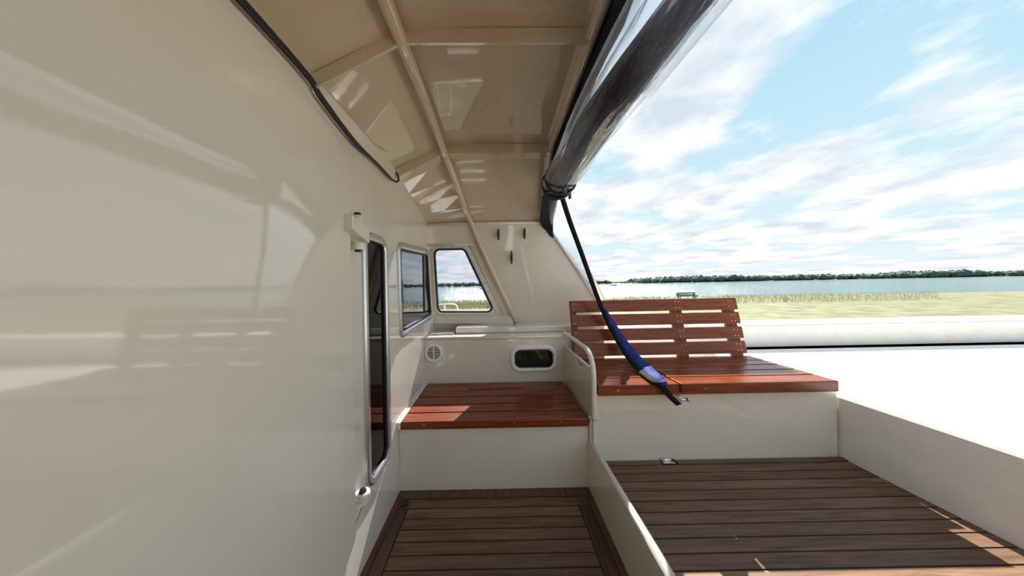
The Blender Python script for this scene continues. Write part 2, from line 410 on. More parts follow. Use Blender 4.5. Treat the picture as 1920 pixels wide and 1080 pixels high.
bm = BM(); box(bm, -1.57, -0.96, 1.28, 2.32, 0.88, 0.92); obj('top', bm, plain('pale_worktop', (0.5, 0.47, 0.4), 0.3), t, bevel=0.005)

# open door leaf nearest the camera, hinged on the bulkhead
XD = -0.592
def MD(s, t, d): return Vector((XD+d, s, t))
dr = structroot('door_1', 'glossy cream cabin door folded back against the bulkhead', (XD, 1.15, 0))
leaf = rounded([(-0.35, 0.10), (1.085, 0.10), (1.085, HC+0.585), (-0.35, HC+0.585)], [0.0, 0.10, 0.17, 0.0], 8)
inner = rounded([(-0.30, 0.22), (0.978, 0.22), (0.978, HC+0.455), (-0.30, HC+0.455)], [0.0, 0.06, 0.14, 0.0], 8)
bm = BM(); plate(bm, leaf, [], MD, 0, -0.04); obj('leaf', bm, CREAM, dr, bevel=0.019, seg=4)
bm = BM(); plate(bm, inner, [], MD, 0.022, -0.001); obj('raised_panel', bm, CREAM, dr, bevel=0.018, seg=4)
hx, hy = -0.600, 1.157
def hinge(zt, zb, low=False):
    bm = BM()
    if not low:
        h = bpy.data.objects.new('hinge', None); C.objects.link(h); h.parent = dr; h.matrix_parent_inverse = dr.matrix_basis.inverted()
        hexa(bm, [(XD-.002, 1.04, zb+.055), (XD-.002, hy+.022, zb+.025), (XD+.034, hy+.022, zb+.025), (XD+.034, 1.04, zb+.06),
                  (XD-.002, 1.04, zt-.028), (XD-.002, hy+.022, zt-.042), (XD+.034, hy+.022, zt-.042), (XD+.034, 1.04, zt-.028)])
        obj('hinge_plate', bm, CREAM, h, bevel=0.004)
    else:
        h = bpy.data.objects.new('hinge', None); C.objects.link(h); h.parent = dr; h.matrix_parent_inverse = dr.matrix_basis.inverted()
        hexa(bm, [(XL, hy-.12, zb-.12), (XL, hy-.09, zb-.13), (XL+.012, hy-.09, zb-.13), (XL+.012, hy-.12, zb-.12),
                  (XL, hy-.028, zt-.03), (XL, hy+.045, zt-.03), (XL+.05, hy+.028, zt-.03), (XL+.05, hy-.028, zt-.03)])
        obj('hinge_plate', bm, CREAM, h, bevel=0.004)
    bm = BM()
    if not low:
        cyl(bm, (hx, hy, zt-0.018), (0, 0, 1), 0.0255, 0.034); cyl(bm, (hx, hy, zb+0.010), (0, 0, 1), 0.0265, 0.034)
    else:
        cyl(bm, (hx, hy, zt-0.014), (0, 0, 1), 0.030, 0.028)
        cyl(bm, (hx, hy, zt-0.040), (0, 0, 1), 0.024, 0.022, r2=0.028)
    obj('knuckle', bm, CREAM, h, bevel=0.003)
    bm = BM(); cyl(bm, (hx, hy, zt+0.004), (0, 0, 1), 0.017, 0.014, r2=0.013)
    if not low: cyl(bm, (hx, hy, zb-0.010), (0, 0, 1), 0.014, 0.010)
    obj('pin', bm, BLACKG, h)
zt = atY(668, 404, hy).z; zb = atY(668, 466, hy).z
hinge(zt, zb)
zt = atY(682, 922, hy).z; hinge(zt, zt-0.05, True)

# ------------------------------------------------------------------ far wall
def MF(s, t, d): return far3(s, t, d)
def F2(px, py): p = far(px, py); return Vector((p.x, p.z))
fwin = rounded([F2(806.5, 463), F2(878, 462.5), F2(938, 590), F2(816, 590)], [0.06, 0.06, 0.07, 0.06], 7)
glz = rounded([F2(813.5, 467), F2(871, 466), F2(927.5, 585.5), F2(820.5, 585.5)], [0.055, 0.05, 0.05, 0.055], 7)
bm = BM()
lo = 0.80
outer = [Vector(p) for p in [(XL-0.0, lo), (1.02, lo), (F2(1128, 577).x, F2(1128, 577).y)]]+[F2(1034, 434), F2(1010, 414)+Vector((0, .01)), Vector((XL, F2(800, 418).y+0.012))]
plate(bm, outer, [offset(glz, 0.0)], MF, 0, -0.03)
struct('wall_far', bm, CREAM, 'cream side wall with sloping aft edge and window')
bm = BM(); tube(bm, [far(1008, 416, .005), far(1034, 434, .005), far(1082, 505, .005), far(1129, 578, .005)], 0.014, 10)
struct('trim_6', bm, CREAM, 'cream rounded edging down the sloping wall edge')
bm = BM()   # header where wall meets roof
tube(bm, [far(802, 421, .01), far(1010, 417, .01)], 0.016, 8)
tube(bm, [far(803, 459.5, .006), far(893, 458, .006)], 0.010, 8)
struct('trim_7', bm, CREAM, 'cream ridge along the top of the far wall')
bm = BM()   # sloping ridge right of window and bottom ledge
tube(bm, [far(882, 461, .006), far(912, 520, .006), far(944, 590, .006)], 0.009, 8)
p0, p1 = far(815, 592), far(962, 593)
hexa(bm, [(p0.x, p0.y-.02, p0.z-.075), (p1.x, p1.y-.02, p1.z-.075), (p1.x, p1.y+.0, p1.z-.075), (p0.x, p0.y+.0, p0.z-.075),
          (p0.x, p0.y-.012, p0.z), (p1.x, p1.y-.012, p1.z), (p1.x, p1.y+.005, p1.z), (p0.x, p0.y+.005, p0.z)])
struct('trim_8', bm, CREAM, 'cream sill below the trapezoid window')
w = structroot('window_3', 'trapezoid window with screwed flange looking over the water')
bm = BM(); ringframe(bm, fwin, 0.033, MF, -0.001, 0.010); obj('frame', bm, plain('painted_flange', (.72, .68, .6), 0.25), w)
bm = BM(); ringframe(bm, offset(glz, -0.006), 0.020, MF, -0.006, 0.013); obj('gasket', bm, BLACK, w)
bm = BM(); pane(bm, offset(glz, 0.006), MF, -0.008); obj('glass', bm, GLASS_FAR, w)
ring = offset(fwin, 0.008); tot = len(ring)
per = [0]
for i in range(tot): per.append(per[-1]+(ring[(i+1) % tot]-ring[i]).length)
NS = 22
for k in range(NS):
    d = per[-1]*(k+0.3)/NS
    i = max(j for j in range(tot) if per[j] <= d); t_ = (d-per[i])/max(1e-6, per[i+1]-per[i])
    p = ring[i].lerp(ring[(i+1) % tot], t_)
    bm = BM(); cyl(bm, MF(p.x, p.y, 0.011), Vector((0, 1, -FWK)), 0.0042, 0.004, 8); obj('screw', bm, STEEL if k % 2 else BLACKG, w)

# three black horn cleats on the far wall
def cleat(px, py, label, hpx):
    c = far(px, py); L = hpx/F*c.y
    t = thing('horn_cleat', label, 'cleat', c, 'black cleats screwed to the far wall')
    up = Vector((0, FWK, 1)).normalized(); nr = Vector((0, -1, FWK)).normalized()
    bm = BM(); tube(bm, smooth_path([c+nr*0.024+up*(-L/2)+nr*.003, c+nr*0.026+up*(-L/4), c+nr*.027, c+nr*.026+up*(L/4), c+nr*.027+up*(L/2)], 4), lambda t: 0.006+0.006*math.sin(PI*t), 10)
    obj('horn', bm, BLACKG, t)
    for s in (-1, 1):
        bm = BM(); cyl(bm, c+nr*0.012+up*s*0.014, nr, 0.008, 0.026, 10); obj('foot', bm, BLACKG, t)
cleat(934.5, 439, 'black horn cleat on the far wall, left of the upper pair', 21)
cleat(983, 437.5, 'black horn cleat on the far wall, upper right one near the roof corner', 20)
cleat(959, 482, 'black horn cleat on the far wall, lowest of the three', 24)

# ------------------------------------------------------------------ ledge behind the seat, panel, raised ledge
ZS = 0.455; YP = 2.315; ZL = 0.846; XR = 0.575
def MP(s, t, d): return Vector((s, YP-d, t))
def P2(px, py): p = atY(px, py, YP); return Vector((p.x, p.z))
port_o = rounded([P2(957, 649), P2(1043, 647), P2(1044, 695), P2(958, 697)], 0.085, 9)
port_g = rounded([P2(965, 656), P2(1036, 654.5), P2(1036.5, 687), P2(966, 688.5)], 0.05, 9)
bm = BM(); plate(bm, [Vector(p) for p in ((XL, 0), (0.92, 0), (0.92, ZL), (XL, ZL))], [offset(port_g, 0.002)], MP, 0, -0.03)
vs = box(bm, XL, 0.92, YP, 2.75, ZL-0.02, ZL)
struct('wall_back', bm, CREAM, 'cream panel and ledge behind the small teak seat')
bm = BM(); box(bm, XL+0.245, 1.0, 2.485, 2.76, ZL, ZL+0.058); obj_ = struct('trim_9', bm, CREAM, 'raised cream ledge under the far wall', bevel=0.012, seg=3)
bm = BM(); tube(bm, [(XL, YP+.006, ZL-0.012), (0.92, YP+.006, ZL-0.012)], 0.016, 10); struct('trim_10', bm, CREAM, 'rounded cream edge of the ledge')
# porthole
w = structroot('window_4', 'small oblong porthole with white surround')
bm = BM(); ringframe(bm, port_o, 0.034, MP, -0.001, 0.024, cham=0.3); obj('frame', bm, WHITE, w, smooth=False)
bm = BM(); ringframe(bm, port_g, 0.012, MP, -0.01, 0.022); obj('gasket', bm, BLACK, w)
bm = BM(); pane(bm, port_g, MP, -0.004); obj('glass', bm, GLASS_PORT, w)
for px in (979, 1013):
    bm = BM(); p = P2(px, 662); box(bm, p.x-.018, p.x+.018, YP+.012, YP+.03, p.y-.004, p.y+.012); box(bm, p.x-.006, p.x+.006, YP+.004, YP+.03, p.y-.02, p.y+.006)
    obj('dog_latch', bm, BLACKG, w, bevel=0.003)
p = P2(1001, 692); bm = BM(); box(bm, p.x-.0012, p.x+.0012, YP-.0255, YP-.02, p.y-.016, p.y+.014); obj('joint', bm, BLACK, w)
bm = BM(); box(bm, XL, XR, YP+.04, 2.74, 0.1, ZL-0.03)
for f in bm.faces: f.normal_flip()
struct('wall_back_locker', bm, plain('locker_lining', (0.16, 0.17, 0.13), 0.7), 'dim locker lining behind the porthole')
# round vent
vc = P2(813.5, 661.5); R0 = 0.079
t = thing('round_vent', 'white round louvred vent on the cream panel above the teak seat', 'vent', (vc.x, YP, vc.y))
circ = [vc+Vector((math.cos(2*PI*k/40), math.sin(2*PI*k/40)))*R0 for k in range(40)]
bm = BM(); ringframe(bm, circ, 0.021, MP, -0.001, 0.013); obj('rim', bm, WHITE, t)
bm = BM(); pane(bm, offset(circ, 0.02), MP, 0.0015); obj('mesh_back', bm, plain('vent_dark', (.02, .02, .02), .8), t)
bm = BM()
for k in range(9):
    z = vc.y-0.052+0.013*k; hw = math.sqrt(max(0, 0.0585**2-(z-vc.y)**2))
    if hw > .012: box(bm, vc.x-hw, vc.x+hw, YP-.010, YP-.002, z-.0024, z+.0024)
box(bm, vc.x-.004, vc.x+.004, YP-.011, YP-.002, vc.y-.056, vc.y+.056)
obj('louvre', bm, WHITE, t)
# ropes stowed in the corner of the ledge
def ropemat():
    m, t, b = new_mat('red_white_rope'); tcn = N(t, 'ShaderNodeTexCoord'); wv = N(t, 'ShaderNodeTexWave'); wv.inputs['Scale'].default_value = 26; wv.inputs['Distortion'].default_value = 1
    wv.bands_direction = 'X'
    t.links.new(tcn.outputs['Object'], wv.inputs['Vector']); r = ramp(t, [(0.80, (.62, .6, .55)), (0.88, (.30, .04, .04))]); t.links.new(wv.outputs['Fac'], r.inputs[0]); t.links.new(r.outputs[0], b.inputs['Base Color']); b.inputs['Roughness'].default_value = .8
    return m
ROPE = ropemat()
for k, lab in enumerate(('red and white rope on the ledge corner, strand nearest the seat', 'red and white rope on the ledge corner, middle strand', 'red and white rope on the ledge corner, strand nearest the window')):
    bm = BM(); y = 2.44+0.05*k
    tube(bm, smooth_path([(XL+.02, y+.0, ZL+.008), (XL+.08, y-.006, ZL+.008), (XL+.15, y+.008, ZL+.008), (XL+.235, y, ZL+.008)], 6), 0.0085, 8)
    tag(obj('rope', bm, ROPE), lab, 'rope', 'ropes stowed on the ledge')

# ------------------------------------------------------------------ small seat: cream locker and teak top
t = thing('seat_locker', 'cream painted locker box below the teak seat', 'locker', (-0.04, 2.0, 0))
bm = BM(); box(bm, XL, 0.562, YB, YP-0.002, 0.0, 0.402); obj('body', bm, CREAM, t, bevel=0.004)
bm = BM(); box(bm, XL, XL+0.022, 1.655, YP-.002, 0.402, 0.452); obj('side_coving', bm, CREAM, t, bevel=0.006)
seat = thing('slatted_bench', 'red-brown varnished teak slatted seat on the cream locker', 'bench', (-0.04, 1.98, ZS))
xs0, xs1 = -0.613, 0.548; ybd = [1.656, 1.775, 1.895, 2.02, 2.15, 2.305]
for k in range(5):
    bm = BM(); y0, y1 = ybd[k]+(.0055 if k else 0), ybd[k+1]-.0055
    box(bm, xs0-(0.0 if k else .003), xs1+(0 if k else .003), y0, y1, ZS-(0.050 if k == 0 else .022), ZS); last_ = obj('slat', bm, TEAK, seat, bevel=0.006, seg=3); SL = (SL if k else [])+[last_]
for x in (-0.4, 0.0, 0.36):
    bm = BM(); box(bm, x-.03, x+.03, 1.70, 2.29, 0.4025, ZS-.022); obj('batten', bm, TEAKY, seat)
for x0, x1 in ((-0.60, -0.25), (0.19, 0.54)):
    bm = BM(); box(bm, x0, x1, 2.144, 2.156, ZS-.003, ZS+.002); obj('hinge', bm, BRASS, seat)
for (x, y) in ((-.5, 2.2), (-.04, 2.22), (.45, 2.2)):
    bm = BM(); cyl(bm, (x, y, ZS+.0005), (0, 0, 1), 0.006, 0.002, 10); obj('screw', bm, BRASS, SL[4])
for x in (-.47, -.17, .09, .38):
    bm = BM(); cyl(bm, (x, 1.6555, ZS-.017), (0, 1, 0), 0.0055, 0.003, 10); obj('screw', bm, BRASS, SL[0])

# side partition with bent tube rail
bm = BM()
plate(bm, [Vector(p) for p in ((1.64, 0.30), (YP, 0.30), (YP, 0.752), (1.655, 0.752), (1.64, 0.735))], [], lambda s, t, d: Vector((0.575+d, s, t)), 0, 0.016)
box(bm, 0.562, 0.592, YB-.03, YB+.02, 0, 0.45)
struct('wall_right', bm, CREAM, 'low cream side partition right of the small seat', bevel=0.004)
t = thing('grab_rail', 'white bent tube grab rail on the low partition beside the teak seat', 'rail', (.585, 1.9, .75))
bm = BM(); tube(bm, smooth_path([(.578, YP+.0, .868), (.578, 2.1, .868), (.578, 1.9, .868), (.578, 1.76, .865), (.578, 1.69, .845), (.578, 1.645, .795), (.578, 1.628, .72), (.578, 1.626, .6), (.578, 1.628, .46)], 6), 0.0165, 14)
obj('rail_tube', bm, CREAM, t)
bm = BM(); tube(bm, [(.583, YP, .752), (.583, 1.64, .752)], 0.011, 10); obj('lower_rail', bm, CREAM, t)

# ------------------------------------------------------------------ cockpit floors
def planked(name, x0, x1, ylist, z, left_b, right_b, far_b, label, dy=0.0035, holes=None):
    bm = BM(); box(bm, x0, x1, ylist[-1]-0.02, far_b[1], z-0.03, z-0.002, 1)
    return bm
bm = BM()
box(bm, XL, 0.555, -1.5, YB+.01, -0.03, -0.003, 1)
g = 0.0036
ly = [1.623-0.0675*k for k in range(48)]
# outer dark strips (quarter boards)
box(bm, XL, 0.555, 1.623+g, YB, -0.003, 0.004, 2)
box(bm, XL, XL+0.03, -1.5, 1.62, -0.003, 0.006, 2); box(bm, 0.522, 0.555, -1.5, 1.62, -0.003, 0.006, 2)
xa, xb = -0.546, 0.452
box(bm, XL+.03+g, xb, ly[1]+g, ly[0]-g, -0.003, 0.0, 0)     # first full plank, mitred visually
box(bm, xb+g, .522-g, ly[1]+g, ly[0]-g, -0.003, 0.0, 0)
for k in range(1, 46):
    box(bm, xa+g, xb-g, ly[k+1]+g, ly[k]-g, -0.003, 0.0, 0)
box(bm, XL+.03+g, xa-g, -1.5, ly[1]-g, -0.003, 0.0, 2); box(bm, xb+g, .522-g, -1.5, ly[1]-g, -0.003, 0.0, 2)
struct('floor', bm, [DECK, CAULK, DECKY], 'dark weathered teak plank floor of the footwell')
t = thing('deck_drain', 'black round drain in the corner of the teak floor', 'drain', (-0.575, 1.588, 0))
bm = BM(); cyl(bm, (-0.575, 1.588, 0.002), (0, 0, 1), 0.026, 0.008, 20); obj('drain_body', bm, BLACKG, t, bevel=.002)
bm = BM(); cyl(bm, (-0.575, 1.588, 0.0075), (0, 0, 1), 0.014, 0.003, 16); obj('grate', bm, BLACK, t)
# coaming with rounded top
bm = BM(); box(bm, 0.555, 0.585, -1.5, YB+.0, -0.03, 0.295); struct('trim_11', bm, CREAM, 'low cream coaming between footwell and deck')
bm = BM(); tube(bm, [(0.572, -1.5, 0.293), (0.572, YB-.01, 0.293)], 0.0175, 12); struct('trim_12', bm, CREAM, 'rounded white top of the coaming')
# right deck
ZD = 0.165; XE = 2.15
bm = BM(); box(bm, 0.585, XE, -1.5, YB+.02, ZD-.03, ZD-.003, 1)
ry = [1.645-0.067*k for k in range(48)]
box(bm, .70, 1.0, ry[0]+g, YB-.01, ZD-.003, ZD+.006, 0); box(bm, 1.10, XE, ry[0]+g, YB-.01, ZD-.003, ZD+.006, 0)
box(bm, .587, .70-g, ry[0]+g, YB-.01, ZD-.003, ZD+.006, 0)
for k in range(0, 46): box(bm, 0.655+g, XE, ry[k+1]+g, ry[k]-g, ZD-.003, ZD, 0)
box(bm, .587, .655-g, -1.5, ry[0]-g, ZD-.003, ZD, 2)
struct('floor_deck', bm, [DECK, CAULK, DECKY], 'weathered teak plank side deck with black caulking')
t = thing('hatch_hinge', 'small steel hinge set in a notch at the deck edge', 'hinge', (1.05, 1.68, ZD))
bm = BM(); box(bm, 1.012, 1.088, 1.655, 1.684, ZD-.0025, ZD+.004); obj('hinge_leaf', bm, STEEL, t, bevel=.001)
bm = BM(); tube(bm, [(1.01, 1.681, ZD+.010), (1.09, 1.681, ZD+.010)], 0.008, 10); obj('knuckle', bm, STEEL, t)
# raised aft deck beyond the teak, side deck and bulwark outside
WDK = plain('white_nonslip_deck', (0.8, 0.78, 0.72), 0.55, var=.04, vscale=8)
bm = BM(); box(bm, XE, 6.5, -2.5, 2.95, -0.4, 0.56); struct('floor_aft', bm, WDK, 'raised cream aft deck', bevel=.02)
bm = BM(); box(bm, -1.0, 6.5, 2.79, 3.35, 0.30, 0.56); struct('floor_side', bm, WDK, 'cream side deck outside the wall', bevel=.02)
bm = BM(); box(bm, 0.93, 6.5, 2.92, 3.30, 0.50, 0.80); struct('trim_14', bm, WDK, 'cream bulwark outboard of the long bench', bevel=.03, seg=3)
bm = BM(); tube(bm, [atY(1106, 512, 2.80), atY(1120, 540, 2.80), atY(1136, 572, 2.80), (1.16, 2.80, .84), (1.16, 2.80, .55)], .022, 10); struct('trim_15', bm, CREAM, 'outer cream edge of the sloping wall')
bm = BM(); box(bm, XL, 0.42, -1.53, -1.5, -0.02, 2.05); struct('wall_near', bm, CREAM, 'unseen cream wheelhouse side behind the viewer, added to cut light')  # unseen near side, added to cut the light inside
bm = BM(); box(bm, -2.4, 6.5, -2.5, 3.25, -1.3, -0.4); struct('trim_13', bm, CREAM, 'cream hull')

# ------------------------------------------------------------------ long teak bench
t = thing('bench_locker', 'cream painted locker box below the long teak bench', 'locker', (1.3, 2.0, ZD))
bm = BM(); box(bm, 0.593, XE-.01, YB, YP-.004, 0.1, 0.60); obj('body', bm, CREAM, t, bevel=.004)
ben = thing('teak_bench', 'long orange-brown teak slatted bench with backrest above the side deck', 'bench', (1.3, 2.0, .6))
ZT = 0.675; BX0, BX1 = 0.60, 2.06; GX = 1.098
sy = [1.615, 1.735, 1.845, 1.955, 2.065, 2.20]
for x0, x1 in ((BX0, GX-.006), (GX+.006, BX1)):
    for k in range(5):
        bm = BM(); box(bm, x0, x1, sy[k]+(.0045 if k else 0), sy[k+1]-.0045, ZT-(.066 if k == 0 else .024), ZT); obj('seat_slat', bm, TEAK, ben, bevel=.006, seg=3)
    for x in ((x0+.06), (x1-.06)):
        bm = BM(); box(bm, x-.03, x+.03, 1.66, 2.18, .601, ZT-.024); obj('batten', bm, TEAKY, ben)
def bk(z): return 2.20+(z-ZT)*0.22      # backrest leans back
bz = [(0.69, 0.79), (0.81, 0.905), (0.93, 1.025), (1.045, 1.145)]
BS = []
for z0, z1 in bz:
    bm = BM()
    hexa(bm, [(BX0+.03, bk(z0), z0), (BX1, bk(z0), z0), (BX1, bk(z0)+.022, z0-.004), (BX0+.03, bk(z0)+.022, z0-.004),
              (BX0+.03, bk(z1), z1), (BX1, bk(z1), z1), (BX1, bk(z1)+.022, z1-.004), (BX0+.03, bk(z1)+.022, z1-.004)])
    BS.append(obj('back_slat', bm, TEAK, ben, bevel=.005, seg=2))
for x in (BX0+.035, 1.545, BX1-.06):
    bm = BM(); hw = .045
    hexa(bm, [(x-(.005 if x < .7 else hw), bk(.66)+.023, .66), (x+hw, bk(.66)+.023, .66), (x+hw, bk(.66)+.055, .66), (x-(.005 if x < .7 else hw), bk(.66)+.055, .66),
              (x-(.005 if x < .7 else hw), bk(1.14)+.023, 1.14), (x+hw, bk(1.14)+.023, 1.14), (x+hw, bk(1.14)+.055, 1.14), (x-(.005 if x < .7 else hw), bk(1.14)+.055, 1.14)])
    obj('back_post', bm, TEAKY, ben, bevel=.003)
    for z0, z1 in bz:
        for dz in (.25, .75):
            for dxx in ((-.015, .015) if x > .7 else (.02,)):
                z = z0+(z1-z0)*dz; bm = BM(); cyl(bm, (x+dxx, bk(z)-.0005, z), (0, 1, 0), .004, .003, 8); obj('screw', bm, BRASS, BS[bz.index((z0, z1))])
for x in (.72, .97, 1.25):
    bm = BM(); cyl(bm, (x, sy[0]-.0005, ZT-.03), (0, 1, 0), .006, .003, 10); obj('screw', bm, BRASS, ben)
bm = BM(); tube(bm, [(GX+.075-.09, 1.60, .585), (GX+.03, 1.60, .585)], .008, 10); tube(bm, [(GX+.03, 1.60, .585), (GX+.038, 1.60, .585)], .013, 10)
box(bm, GX-.02, GX+.0, 1.598, 1.64, .575, .612)
tag(obj('latch_pin', bm, STEEL), 'small steel latch pin under the front edge of the long bench', 'latch')

# ------------------------------------------------------------------ canvas work
# dark valance below the roof edge
bm = BM(); rows = []
for i in range(33):
    y = -1.4+(1.93+1.4)*i/32; e = edgex(y)+0.05; wv = 0.006*math.sin(i*2.3)
    rows.append([bm.verts.new((e, y, HC+prof(y)-0.012)), bm.verts.new((e+.016+wv, y, HC+prof(y)-0.085)), bm.verts.new((e+.018-wv, y, HC+prof(y)-0.115)), bm.verts.new((e+.020-wv, y, HC+prof(y)-0.145))])
for i in range(32):
    for k in range(3): bm.faces.new((rows[i][k], rows[i][k+1], rows[i+1][k+1], rows[i+1][k]))
o = obj('canvas_valance', bm, NAVY, smooth=True); m_ = o.modifiers.new('s', 'SOLIDIFY'); m_.thickness = .004
tag(o, 'dark navy canvas valance hanging below the open roof edge', 'canvas')
# rolled clear curtain
roll = thing('rolled_window_curtain', 'rolled up clear vinyl curtain slung along the open roof edge', 'curtain', (.42, .6, HC+.6))
def rollc(y):
    t = (y+0.9)/(1.80+0.9)
    return Vector((0.415-0.012*t+.006*math.sin(y*5), y, HC+0.605+0.045*t-0.012*math.sin(PI*min(1, max(0, t)))))
def rollprof(seed, amp, n_):
    def f(a, i):
        y = i*0.045
        v = noise.noise(Vector((math.cos(a+y*1.1)*1.3+seed, math.sin(a+y*1.1)*1.3, y*2.2)))
        return 1+amp*v*2+0.10*math.cos(2*a+1+y)
    return f
ypts = [-0.9+2.70*i/60 for i in range(61)]
bm = BM(); tube(bm, [rollc(y) for y in ypts], 0.088, 48, prof=rollprof(0, .10, 3), cap=False)
o = obj('clear_vinyl', bm, VINYL, roll, smooth=True)
bm = BM(); tube(bm, [rollc(y)+Vector((.012, 0, .006)) for y in ypts], 0.066, 32, prof=rollprof(4, .22, 3), cap=False)
obj('inner_vinyl', bm, VINYL, roll, smooth=True)
bm = BM(); tube(bm, [rollc(y)+Vector((-.004+.016*math.sin(y*4), 0, -.006+.014*math.cos(y*3))) for y in ypts], 0.042, 24, prof=rollprof(9, .5, 3))
obj('canvas_core', bm, NAVY, roll, smooth=True)
bm = BM()      # a dark hem strip spiralling between the layers
rr = []
for i, y in enumerate(ypts):
    c = rollc(y); a0 = -0.35+0.5*math.sin(y*2.2+1)
    rr.append([bm.verts.new(c+Vector((math.cos(a0+d)*0.077, 0, math.sin(a0+d)*0.077))) for d in (0, .35, .7, 1.05)])
for i in range(60):
    for k in range(3): bm.faces.new((rr[i][k], rr[i][k+1], rr[i+1][k+1], rr[i+1][k]))
obj('hem', bm, NAVY, roll, smooth=True)
for y, r_ in ((1.66, .096), (1.755, .097)):
    bm = BM(); c = rollc(y); n_ = 48
    tube(bm, [c+Vector((math.cos(2*PI*k/n_)*r_, .010*math.sin(2*PI*k/n_+1), math.sin(2*PI*k/n_)*r_)) for k in range(n_+1)], .0075, 8, cap=False)
    obj('strap', bm, BLACK, roll, smooth=True)
bm = BM(); p = atY(1068, 348, 1.78); box(bm, p.x-.004, p.x+.008, 1.775, 1.80, p.z-.085, p.z+.005, M=None); obj('strap_end', bm, BLACK, roll)
bm = BM(); c = rollc(1.80); cyl(bm, c, (0, 1, 0), .097, .05, 32, r2=.088); obj('end_roll', bm, NAVY, roll, bevel=.012)

# side curtain: dark band, clear triangle and hanging hem
flap = thing('side_curtain', 'loose side curtain with clear triangle, black zip edge and blue canvas hem', 'curtain', (.9, 2.2, .68))
def ribbon(pts, widths, wdir, name, mat, thick=.006, n=6, ripple=0):
    P = smooth_path(pts, n); bm = BM(); rows = []
    for i, p in enumerate(P):
        t = i/(len(P)-1); wseg = widths(t) if callable(widths) else widths
        d = wdir(t) if callable(wdir) else Vector(wdir); r_ = ripple*math.sin(i*1.3)
        rows.append([bm.verts.new(p-d*wseg/2), bm.verts.new(p+Vector((0, -r_, r_))), bm.verts.new(p+d*wseg/2)])
    for i in range(len(rows)-1):
        for k in (0, 1): bm.faces.new((rows[i][k], rows[i][k+1], rows[i+1][k+1], rows[i+1][k]))
    o = obj(name, bm, mat, flap, smooth=True); m_ = o.modifiers.new('s', 'SOLIDIFY'); m_.thickness = thick; return o
zip_pts = [atY(1051, 362, 1.86), atY(1068, 415, 1.95), atY(1090, 475, 2.04), atY(1109, 528, 2.1), atY(1128, 578, 2.16), atY(1150, 625, 2.14), atY(1174, 665, 2.06),
           atZ(1196, 692, ZT+.02), atZ(1226, 716, ZT+.016), atY(1243, 727, 1.597), atY(1255, 742, 1.575), atY(1272, 758, 1.575)]
ribbon(zip_pts, .034, lambda t: Vector((1, 0, .35)).normalized(), 'zip_edge', WEB, .008)
A = [atY(1030, 372, 1.90), far(1034, 432, -.0), far(1055, 463, -.0), far(1080, 500, 0), far(1104, 538, 0), far(1130, 577, 0)]
B = [zip_pts[0], zip_pts[1], zip_pts[2], zip_pts[3], zip_pts[4], zip_pts[4]+Vector((.01, 0, -.02))]
PA, PB = smooth_path(A, 5), smooth_path(B, 5)
bm = BM(); rows = [[bm.verts.new(p.lerp(q, k/6)+Vector((0, .006*math.sin(i*.9+k), 0))) for k in range(7)] for i, (p, q) in enumerate(zip(PA, PB))]
for i in range(len(rows)-1):
    for k in range(6): bm.faces.new((rows[i][k], rows[i][k+1], rows[i+1][k+1], rows[i+1][k]))
obj('clear_panel', bm, VINYL_FLAP, flap, smooth=True)
LA = smooth_path([atY(1017, 366, 1.92), atY(1014, 392, 2.15), atY(1013, 416, 2.40), far(1022, 430, .02), far(1034, 444, .015)], 5)
RA = smooth_path([atY(1046, 364, 1.90), atY(1043, 385, 2.06), atY(1038, 405, 2.24), atY(1037, 424, 2.38), far(1038, 446, .02)], 5)
bm = BM(); rows = [[bm.verts.new(p.lerp(q, k/4)+Vector((0, .006*math.sin(i*1.1+k*2), 0))) for k in range(5)] for i, (p, q) in enumerate(zip(LA, RA))]
for i in range(len(rows)-1):
    for k in range(4): bm.faces.new((rows[i][k], rows[i][k+1], rows[i+1][k+1], rows[i+1][k]))
o = obj('canvas_band', bm, NAVY, flap, smooth=True); m_ = o.modifiers.new('s', 'SOLIDIFY'); m_.thickness = .005
ribbon([zip_pts[4]+Vector((.016, .01, 0)), zip_pts[5]+Vector((.03, .0, .0)), zip_pts[6]+Vector((.035, .0, .01)), zip_pts[7]+Vector((.045, 0, .012)), zip_pts[8]+Vector((.035, 0, .008)), zip_pts[9]+Vector((.012, -.004, .006))],
       lambda t: .02+.055*math.sin(PI*min(1, t*1.05))**.7, lambda t: Vector((1, 0, .3)), 'blue_hem', BLUE, .008, 8, .008)

# pair of black cables along the wall top ending in a small hook
t = thing('cable_bundle', 'pair of black cables clipped along the top of the bulkhead', 'cable', (XL+.02, 1.4, HC+.7))
for dz, dxx in ((0, .014), (-.018, .022)):
    bm = BM()
    pts = [atX(560, 118+(8 if dz else 0), XL+dxx), atX(600, 176+(8 if dz else 0), XL+dxx), atX(640, 232+(6 if dz else 0), XL+dxx), atX(672, 272+(4 if dz else 0), XL+dxx), atX(706, 306, XL+dxx), atX(734, 336, XL+dxx)]
    pts = [Vector((XL+dxx, -.8, pts[0].z)), Vector((XL+dxx, .3, pts[0].z))]+pts
    tube(bm, smooth_path(pts, 5), .0065, 8); obj('cable', bm, BLACK, t)
bm = BM(); c = atX(738, 331, XL+.03)
tube(bm, smooth_path([c+Vector((-.01, -.02, -.02)), c+Vector((0, .02, -.022)), c+Vector((.01, .045, -.01)), c+Vector((.012, .045, .015)), c+Vector((.01, .02, .032))], 5), .006, 8)
obj('hook', bm, BLACKG, t)

